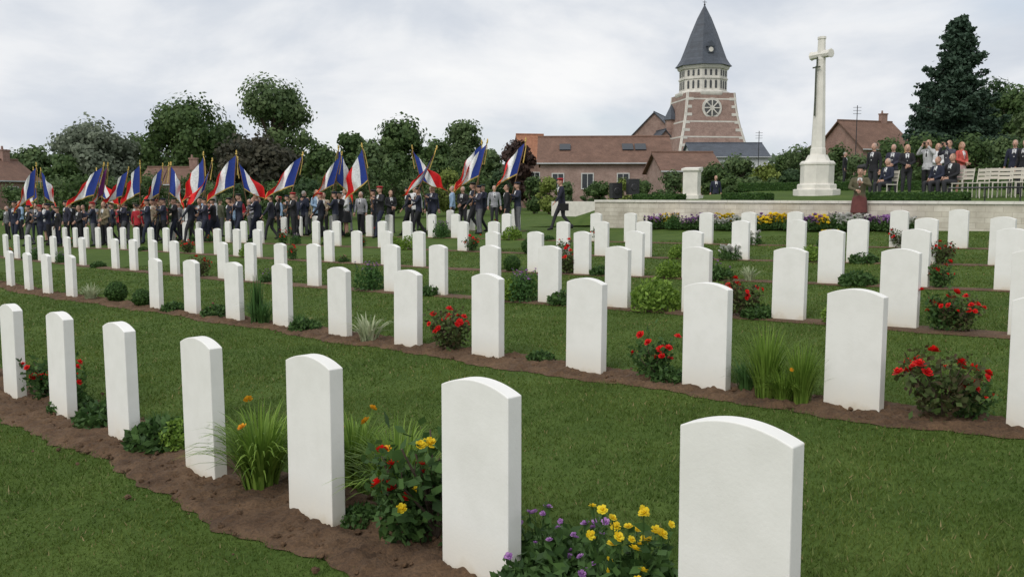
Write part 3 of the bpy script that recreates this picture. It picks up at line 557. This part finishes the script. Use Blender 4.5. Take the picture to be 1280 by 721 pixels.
# ---------------------------------------------------------------- trees
def leafy(name,X_,d,hwpx,topY,dark_,light_,seed,zb=.25,n=9000,ls=.3,lobes=22,base=None,core=True):
    global rng
    rng=np.random.default_rng(seed); R.seed(seed); k=F/d; x=(X_-640)/k; H=1.53+(245-topY)/k-zb; Rr=hwpx/k
    mat=foliage(name+'_leaves',dark_,light_,.38); mb=MB(); cb=H*(base if base is not None else .18); ch_=(H-cb)/2; cc=np.array([0,0,cb+ch_])
    L=[]
    for i in range(lobes):
        p=rng.normal(size=3); p/=np.linalg.norm(p); p*=rng.uniform(.45,.85)**.6
        r=Rr*rng.uniform(.2,.38); lo=cc+p*np.array([Rr-r*.6,Rr-r*.6,max(ch_-r*.6,ch_*.5)])
        L.append((lo,r,rng.uniform(-.22,.25),1))
    if core:
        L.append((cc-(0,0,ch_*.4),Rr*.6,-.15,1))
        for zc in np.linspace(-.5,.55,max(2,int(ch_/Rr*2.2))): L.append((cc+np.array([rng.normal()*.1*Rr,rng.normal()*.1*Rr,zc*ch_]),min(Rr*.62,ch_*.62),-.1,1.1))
    tw=sum(r*r for _,r,_,_ in L); 
    mb.add(*tube([(0,0,-.3),(0,0,cb),(rng.normal()*.2,0,cb+ch_),(0,0,cb+ch_*1.5)],[H*.035,H*.026,H*.015,.03],8),1)
    for lo,r,tn,wq in L:
        st_=np.array([0,0,min(cb+ch_*.9,max(cb*.8,lo[2]*.55))]); mb.add(*tube([st_,(st_+lo)/2+(0,0,.1),lo+(0,0,.02)],[H*.012,H*.008,H*.003],5),1)
        m=int(n*r*r/tw*wq); q=rng.normal(size=(m,3)); q/=np.linalg.norm(q,axis=1)[:,None]
        sc=rng.normal(size=(16,3)); sc/=np.linalg.norm(sc,axis=1)[:,None]; pick=sc[rng.integers(0,16,m)]
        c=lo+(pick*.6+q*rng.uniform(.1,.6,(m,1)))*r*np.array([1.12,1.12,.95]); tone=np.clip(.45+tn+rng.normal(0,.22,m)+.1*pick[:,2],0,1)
        v,f=quads(c,ls,nrm=pick+q*.6,asp=1.4); mb.add(v,f,0,np.repeat(tone,4))
    return mb.obj(name,[mat,bark],None,(x,d,zb))
G1=((.05,.095,.03),(.14,.21,.07)); G2=((.075,.125,.05),(.19,.26,.105)); GG=((.13,.16,.11),(.28,.32,.23)); CU=((.04,.045,.03),(.11,.10,.065)); DK=((.035,.075,.03),(.09,.145,.06)); YG=((.15,.20,.04),(.31,.37,.10))
T=[('willow_tree',125,88,60,152,GG),('leafy_tree',45,95,34,186,G2),('leafy_tree',8,100,32,190,G1),('leafy_tree',235,92,58,124,G1),('leafy_tree',347,96,58,98,G2),('copper_beech',322,74,56,166,CU),('leafy_tree',440,90,26,162,G1),('leafy_tree',500,88,44,150,G1),('leafy_tree',577,92,34,147,G2),('leafy_tree',545,85,28,172,G1),('leafy_tree',470,84,28,178,G2),('copper_beech',648,80,27,174,((.05,.035,.03),(.14,.085,.07))),('leafy_tree',610,86,24,185,G2),
 ('leafy_tree',1262,62,48,98,G1),('leafy_tree',1235,66,36,84,DK),('leafy_tree',1290,50,40,120,G2),('leafy_tree',180,98,34,168,G1),('leafy_tree',405,92,32,184,G1),('leafy_tree',290,98,34,148,G2),('leafy_tree',85,84,30,196,G1)]
for i,(nm,X_,d,w_,ty,cl) in enumerate(T): leafy(nm,X_,d,w_,ty,cl[0],cl[1],100+i,n=16000 if w_>40 else 9000,ls=.3 if d>70 else .2,lobes=32 if w_>40 else 20,base=.08)
def shrub(name,X_,d,hwpx,topY,cl,seed,zb=None,n=3000,ls=.14):
    x=(X_-640)/F*d; zb=float(g(x,d)) if zb is None else zb
    leafy(name,X_,d,hwpx,topY,cl[0],cl[1],seed,zb=zb,n=n,ls=ls,lobes=13,base=.0)
sh=[(50,62,26,228,G2),(75,62,28,222,G2),(100,60,28,215,G1),(140,58,32,220,G2),(172,60,24,222,G1),(190,66,26,214,G1),(225,58,28,232,DK),(245,64,28,216,G1),(270,60,28,226,G2),(300,62,30,230,DK),(345,60,30,228,G1),(385,58,26,222,DK),(420,62,28,215,G1),(455,60,26,205,G2),(490,62,28,205,G1),(525,60,28,200,G2),(560,62,24,210,YG),(590,60,24,208,G1),(625,62,22,212,DK),(575,66,24,195,G1),(668,60,18,220,G1),(686,56,18,220,YG),(705,58,14,226,G2),(745,58,20,226,G1),(775,60,18,224,YG),(805,58,18,224,G1),(838,56,22,214,G2),(30,66,26,230,G1),(5,64,20,262,G2)]
for i,(X_,d,w_,ty,cl) in enumerate(sh): shrub('shrub',X_,d,w_,ty,cl,300+i)
sh2=[(890,54,26,204,G1),(925,56,28,196,G2),(955,52,24,206,YG),(980,56,28,190,G1),(1000,54,26,180,G2),(1045,54,28,184,G1),(1070,50,26,194,G2),(1105,48,28,174,G1),(1140,46,32,168,G1),(1175,46,34,176,DK),(1215,45,36,170,G1),(1255,44,36,174,G2),(1285,42,30,163,G1),(865,52,14,224,YG),(912,48,20,220,G1),(942,47,18,222,G2),(1085,46,20,203,G2),(985,47,16,212,DK),(1030,46,18,216,G1),(965,48,14,224,G1)]
for i,(X_,d,w_,ty,cl) in enumerate(sh2): shrub('shrub',X_,d,w_,ty,cl,400+i,zb=1.5,n=4200,ls=.13)
def conifer(X_,d,hwpx,topY,seed):
    global rng
    rng=np.random.default_rng(seed); k=F/d; x=(X_-640)/k; zb=1.0; H=1.53+(245-topY)/k-zb; Rr=hwpx/k; mb=MB(); mb.add(*tube([(0,0,-.2),(0,0,H*.6),(0,0,H)],[.22,.12,.02],8),1)
    z=H*.1
    while z<H*.985:
        t=z/H; R0=Rr*min(1,(1-t)**.8*1.25+.05); 
        for j in range(int(6+6*(1-t))):
            a=rng.uniform(0,6.28); L=R0*rng.uniform(.5,1.1); up=.25+.5*t; m=int(85*L+35)
            tip=np.array([math.cos(a)*L,math.sin(a)*L,z+L*(up-.35)]); mb.add(*tube([(0,0,z),tip*np.array([.5,.5,1])-(0,0,.06*L),tip],[.035,.02,.006],4),1)
            s=rng.uniform(.1,1.03,m); c=np.outer(s,tip-np.array([0,0,z]))+np.array([0,0,z]); c[:,2]-=.2*L*s*(1-s); wd=.42*(1.1-s)*min(1,L)+.12
            c+=rng.normal(size=(m,3))*np.c_[wd*.6,wd*.6,wd*.35]; v,f=quads(c,.15,asp=1.7); mb.add(v,f,0,np.repeat(np.clip(rng.normal(.45,.25,m)+rng.uniform(-.15,.15),0,1),4))
        z+=H*.026*rng.uniform(.7,1.3)
    mb.obj('conifer_tree',[foliage('conifer_needles',(.03,.058,.035),(.075,.125,.08),.2),bark],None,(x,d,zb))
conifer(1185,50,64,28,7); conifer(1152,56,30,105,8)
rng=np.random.default_rng(3); mb=MB()
for X_ in np.linspace(-260,300,90):
    h=rng.uniform(7,11); n=260; c=np.c_[X_+rng.normal(0,4,n),210+rng.normal(0,3,n),rng.uniform(0,1,n)**.8*h]; v,f=quads(c,1.6); mb.add(v,f,0,np.repeat(rng.random(n)*.6+rng.random()*.4,4))
mb.obj('distant_treeline',[foliage('far_leaves',(.08,.12,.07),(.15,.2,.12))])
# ---------------------------------------------------------------- buildings
def house(name,x,y,L,W,eave,ridge,rz=0,wm=pinkbrick,rm=tile,wins=(),sky=(),chim=(),z0=0.0,ov=.3):
    e=empty(name,(x,y,z0),rz); mb=MB()
    v=np.array([[-L/2,-W/2,0],[L/2,-W/2,0],[L/2,W/2,0],[-L/2,W/2,0],[-L/2,-W/2,eave],[L/2,-W/2,eave],[L/2,W/2,eave],[-L/2,W/2,eave],[-L/2,0,ridge-.08],[L/2,0,ridge-.08]])
    mb.add(v,[(0,1,5,4),(1,2,6,9,5),(2,3,7,6),(3,0,4,8,7)]); mb.obj('walls',[wm],e)
    mb=MB(); sl=(ridge-eave)/(W/2); 
    for s in(-1,1):
        a=np.array([[-L/2-ov,0,ridge],[L/2+ov,0,ridge],[L/2+ov,s*(W/2+ov),eave-sl*ov],[-L/2-ov,s*(W/2+ov),eave-sl*ov]]); b_=a-np.array([0,0,.14]); mb.add(np.r_[a,b_],[(0,1,2,3),(7,6,5,4),(0,4,5,1),(1,5,6,2),(2,6,7,3),(3,7,4,0)])
    mb.add(*tube([(-L/2-ov,0,ridge+.02),(L/2+ov,0,ridge+.02)],[.1,.1],6)); mb.add(*box((0,-W/2-ov-.05,eave-sl*ov-.05),(L+2*ov,.1,.1)),1); mb.obj('roof',[rm,greywall],e)
    if wins:
        mb=MB(); m2=MB()
        for wx,wz,ww,wh in wins:
            mb.add(*box((wx,-W/2-.01,wz),(ww,.06,wh)));
            for q in(-1,1): m2.add(*box((wx+q*(ww/2+.04),-W/2-.03,wz),(.08,.1,wh+.16))); m2.add(*box((wx,-W/2-.033,wz+q*(wh/2+.04)),(ww,.1,.08)))
            m2.add(*box((wx,-W/2-.05,wz),(.05,.04,wh)))
        mb.obj('windows',[glass],e); m2.obj('window_frames',[frame],e)
    if sky:
        mb=MB()
        for wx,t in sky:
            yy=-W/2*(1-t); zz=eave+(ridge-eave)*t+.1; v,f=box((0,0,0),(.95,1.1,.08)); an=math.atan(sl); v=np.c_[v[:,0],v[:,1]*math.cos(an)-v[:,2]*math.sin(an),v[:,1]*math.sin(an)+v[:,2]*math.cos(an)]; mb.add(v+np.array([wx,yy,zz]),f)
        mb.obj('skylights',[glass],e)
    for cx_,cy_ in chim:
        mb=MB(); mb.add(*box((cx_,cy_,ridge+.1),(.7,.5,1.3))); mb.add(*box((cx_,cy_,ridge+.8),(.8,.6,.12))); mb.add(*tube([(cx_-.15,cy_,ridge+.85),(cx_-.15,cy_,ridge+1.15)],[.1,.08],8)); mb.obj('chimney',[redbrick],e)
    return e
house('brick_farm_building',8.1,79,11.0,8,4.5,6.75,math.radians(-3),wins=((-4,2.8,.9,1.2),(-1.5,2.8,.9,1.2),(1.5,2.8,.9,1.2),(4,2.8,.9,1.2)),sky=((-3.4,.52),(3.1,.52),(2.0,.52)))
house('low_brick_house',13.6,71,4.4,6,3.6,5.0,math.radians(4),wins=((0,2.2,1,1),),sky=())
house('red_roof_house',2.0,100,2.6,5,5.8,8.4,.2,redbrick,orangetile,wins=((0,3.5,1,1.2),))
house('brick_house',-43.6,74,5,5,3.0,4.6,math.radians(70),redbrick,tile,wins=((0,1.7,.9,1.1),),chim=((1.5,0),))
house('brick_house',-30.2,80,4.5,6,2.7,4.1,.1,pinkbrick,tile,wins=((-1,1.6,.9,1),(1,1.6,.9,1)),chim=((1.5,0),))
house('brick_house',36.4,92,6.4,7,6.4,9.2,math.radians(20),redbrick,tile,wins=((-1.8,4.6,1,1.3),(1.4,4.6,1,1.3)),chim=((2.3,0),))
house('brick_house',33.9,95,4.6,6,6.2,8.2,math.radians(75),pinkbrick,tile,wins=((0,4.4,1,1.3),))
house('parish_hall',27.6,116,9.4,8,6.6,8.4,0,greywall,slate,wins=((-3,4.5,1,1.4),(0,4.5,1,1.4),(3,4.5,1,1.4)))
# church
e=empty('church',(27.9,131.0,0),math.radians(8))
prof=[(5.3,0),(5.2,6.5),(5.0,8),(4.7,9.5),(4.25,11.3),(3.9,13),(3.65,15),(3.55,16.2)]
q4=math.pi/4; r2=math.sqrt(2)
mb=MB(); mb.add(*loft([(r*r2,z) for r,z in prof],4,q4)); mb.obj('brick_tower',[churchbrick],e)
mb=MB()
for sx in(-1,1):
    for sy in(-1,1):
        for i in range(len(prof)-1):
            (r0,z0_),(r1,z1)=prof[i],prof[i+1]; mb.add(*tube([(sx*(r0-.15),sy*(r0-.15),z0_),(sx*(r1-.15),sy*(r1-.15),z1+.01)],[.26,.26],4))
for z,r in((9.9,4.62),(12.1,4.08),(15.3,3.62)): mb.add(*box((0,0,z),(2*r+.06,2*r+.06,.2)))
for z in np.arange(1,16,1.1):
    r=np.interp(z,[p[1] for p in prof],[p[0] for p in prof])
    for sx in(-1,1): mb.add(*box((sx*(r-.45),-r-.02,z),(1.0 if int(z/1.1)%2 else .7,.12,.4)))
mb.add(*loft([(3.9,15.9),(4.0,16.15),(4.0,16.4),(3.6,16.6)],8,o8)); mb.add(*loft([(3.42,16.5),(3.42,20.0)],8,o8)); mb.add(*loft([(3.55,18.25),(3.55,18.45)],8,o8)); mb.add(*loft([(3.6,19.7),(3.75,19.95),(3.75,20.2)],8,o8))
mb.obj('stone_dressings_and_belfry',[whitestone],e)
mb=MB(); m2=MB()
for i in range(8):
    a=i*math.pi/4-math.pi/2; ap=3.42*math.cos(math.pi/8); nrm=np.array([math.cos(a),math.sin(a)]); tn=np.array([-nrm[1],nrm[0]])
    for j in(-1,0,1):
        for z,h in((17.4,1.0),(19.05,.7)):
            p=nrm*(ap+.0)+tn*j*.78; mb.add(*box((p[0],p[1],z),(.3,.1,h),a+math.pi/2)); v,f=tube([(*(p-nrm*.05),z+h/2),(*(p+nrm*.052),z+h/2)],[.15,.15],10); mb.add(v,f)
            for lz in np.arange(z-h/2+.15,z+h/2,.24): m2.add(*box((*(p+nrm*.06),lz),(.28,.08,.05),a+math.pi/2))
mb.obj('belfry_openings',[louvre],e); m2.obj('louvres',[slate],e)
mb=MB(); mb.add(*loft([(4.1,20.2),(3.75,20.6),(3.3,21.3),(2.8,22.6),(1.95,24.9),(1.0,27.2),(.07,29.0)],8,o8)); mb.obj('spire',[slate],e)
mb=MB(); mb.add(*tube([(0,0,28.9),(0,0,29.7)],[.06,.04],6)); mb.add(*tube([(-.3,0,29.45),(.3,0,29.45)],[.04,.04],6)); mb.add(*ell((0,0,29.1),(.14,.14,.16),8,6)); mb.obj('finial',[dark],e)
mb=MB(); zz=22.3; mb.add(*box((0,-2.5,zz),(.9,1.0,.9))); v=np.array([[-.6,-3.1,zz+.45],[.6,-3.1,zz+.45],[0,-3.1,zz+1.3],[-.6,-1.7,zz+.45],[.6,-1.7,zz+.45],[0,-1.7,zz+1.3]]); mb.add(v,[(0,1,2),(5,4,3),(0,2,5,3),(1,4,5,2),(0,3,4,1)],1); mb.add(*tube([(0,-2.9,zz),(0,-3.05,zz)],[.34,.34],16),2); mb.obj('clock_dormer',[slate,slate,whitestone],e)
mb=MB(); rz_=14.0; rr_=3.82
mb.add(*tube([(0,-rr_+.4,rz_),(0,-rr_-.12,rz_)],[1.45,1.45],24),0); mb.add(*tube([(0,-rr_-.1,rz_),(0,-rr_-.16,rz_)],[1.12,1.12],24),1)
for i in range(8):
    a=i*math.pi/4; mb.add(*tube([(0,-rr_-.19,rz_),(math.cos(a)*1.12,-rr_-.19,rz_+math.sin(a)*1.12)],[.1,.1],5),0)
mb.add(*tube([(0,-rr_-.15,rz_),(0,-rr_-.24,rz_)],[.36,.36],10),0); mb.obj('rose_window',[whitestone,louvre],e)
mb=MB()
for sx in(-1.1,1.1): mb.add(*box((sx,-5.1,5.5),(1.0,.4,3.2))); mb.add(*box((sx,-5.22,5.5),(.7,.3,2.9)),1)
mb.obj('lancets',[whitestone,glass],e)
def gable(parent,c,L,W,eave,ridge,rz,wm,rm,nm):
    h=house(nm,0,0,L,W,eave,ridge,rz,wm,rm); h.parent=parent; h.location=c; return h
gable(e,(-2.0,12,0),16,8,10.2,14.2,math.radians(62),churchbrick,slate,'nave')
gable(e,(-5.4,3,0),5,5,8.2,11.3,math.radians(90),churchbrick,slate,'side_chapel')
mb=MB(); mb.add(*loft([(.9,0),(.9,12.6),(1.1,12.7)],8,o8,c=(-4.2,1.5)),0); mb.add(*loft([(1.15,12.7),(.05,15.0)],8,o8,c=(-4.2,1.5)),1); mb.obj('stair_turret',[churchbrick,slate],e)
for X_,d,ty in ((945,100,165),(1065,88,134)):
    k=F/d; x=(X_-640)/k; zt=1.53+(245-ty)/k; a_=empty('antenna_mast',(x,d,.2)); mb=MB(); mb.add(*tube([(0,0,0),(0,0,zt-.2)],[.05,.04],6))
    for q in(.2,.5,.8): mb.add(*tube([(-.4,0,zt-.2-q),(.4,0,zt-.2-q)],[.02,.02],5))
    mb.obj('mast',[dark],a_)
# ---------------------------------------------------------------- sky, sun, camera
sd=Vector((-.50,-.72,.85)).normalized()
w=bpy.data.worlds.new('World'); bpy.context.scene.world=w; w.use_nodes=True; nt=w.node_tree; bg=nt.nodes['Background']
sky=nt.nodes.new('ShaderNodeTexSky'); sky.sky_type='NISHITA'; sky.sun_disc=False; sky.sun_elevation=math.asin(sd.z); sky.sun_rotation=math.atan2(sd.x,sd.y)
sc_=mixc(nt,1.0,sky.outputs[0],(.12,.12,.12),'MULTIPLY')
def wn(scale,sc,loc,detail=7,rough=.55,dist=.3):
    tc=nt.nodes.new('ShaderNodeTexCoord'); mp=nt.nodes.new('ShaderNodeMapping'); mp.inputs['Scale'].default_value=sc; mp.inputs['Location'].default_value=loc
    n=nt.nodes.new('ShaderNodeTexNoise'); n.inputs['Scale'].default_value=scale; n.inputs['Detail'].default_value=detail; n.inputs['Roughness'].default_value=rough; n.inputs['Distortion'].default_value=dist
    nt.links.new(tc.outputs['Generated'],mp.inputs[0]); nt.links.new(mp.outputs[0],n.inputs[0]); return n.outputs[0]
cl=ramp(nt,wn(3.4,(1,1,2.4),(.3,.2,.4),9,.55,.25),[(.34,(.60,.65,.73)),(.46,(.70,.74,.80)),(.56,(.84,.86,.89)),(.68,(.95,.955,.96))])
cov=ramp(nt,wn(2.3,(1,1,2.6),(2.1,.7,.1)),[(.33,(.75,.75,.75)),(.48,(1,1,1))])
nt.links.new(mixc(nt,cov,sc_,cl),bg.inputs[0]); bg.inputs[1].default_value=1.0
sl=bpy.data.lights.new('sun','SUN'); sl.energy=1.6; sl.angle=math.radians(30); sl.color=(1,.96,.9); so=bpy.data.objects.new('sun',sl); link(so); so.rotation_euler=(-sd).to_track_quat('-Z','Y').to_euler()
cd=bpy.data.cameras.new('camera'); cam=bpy.data.objects.new('camera',cd); link(cam); cam.location=(0,0,1.522); cam.rotation_euler=(math.radians(90-5.97),0,0); cd.sensor_width=36; cd.lens=1100/1280*36; cd.clip_end=5000; cd.clip_start=.05
bpy.context.scene.camera=cam
vs=bpy.context.scene.view_settings; vs.view_transform='Standard'; vs.look='None'; vs.exposure=0
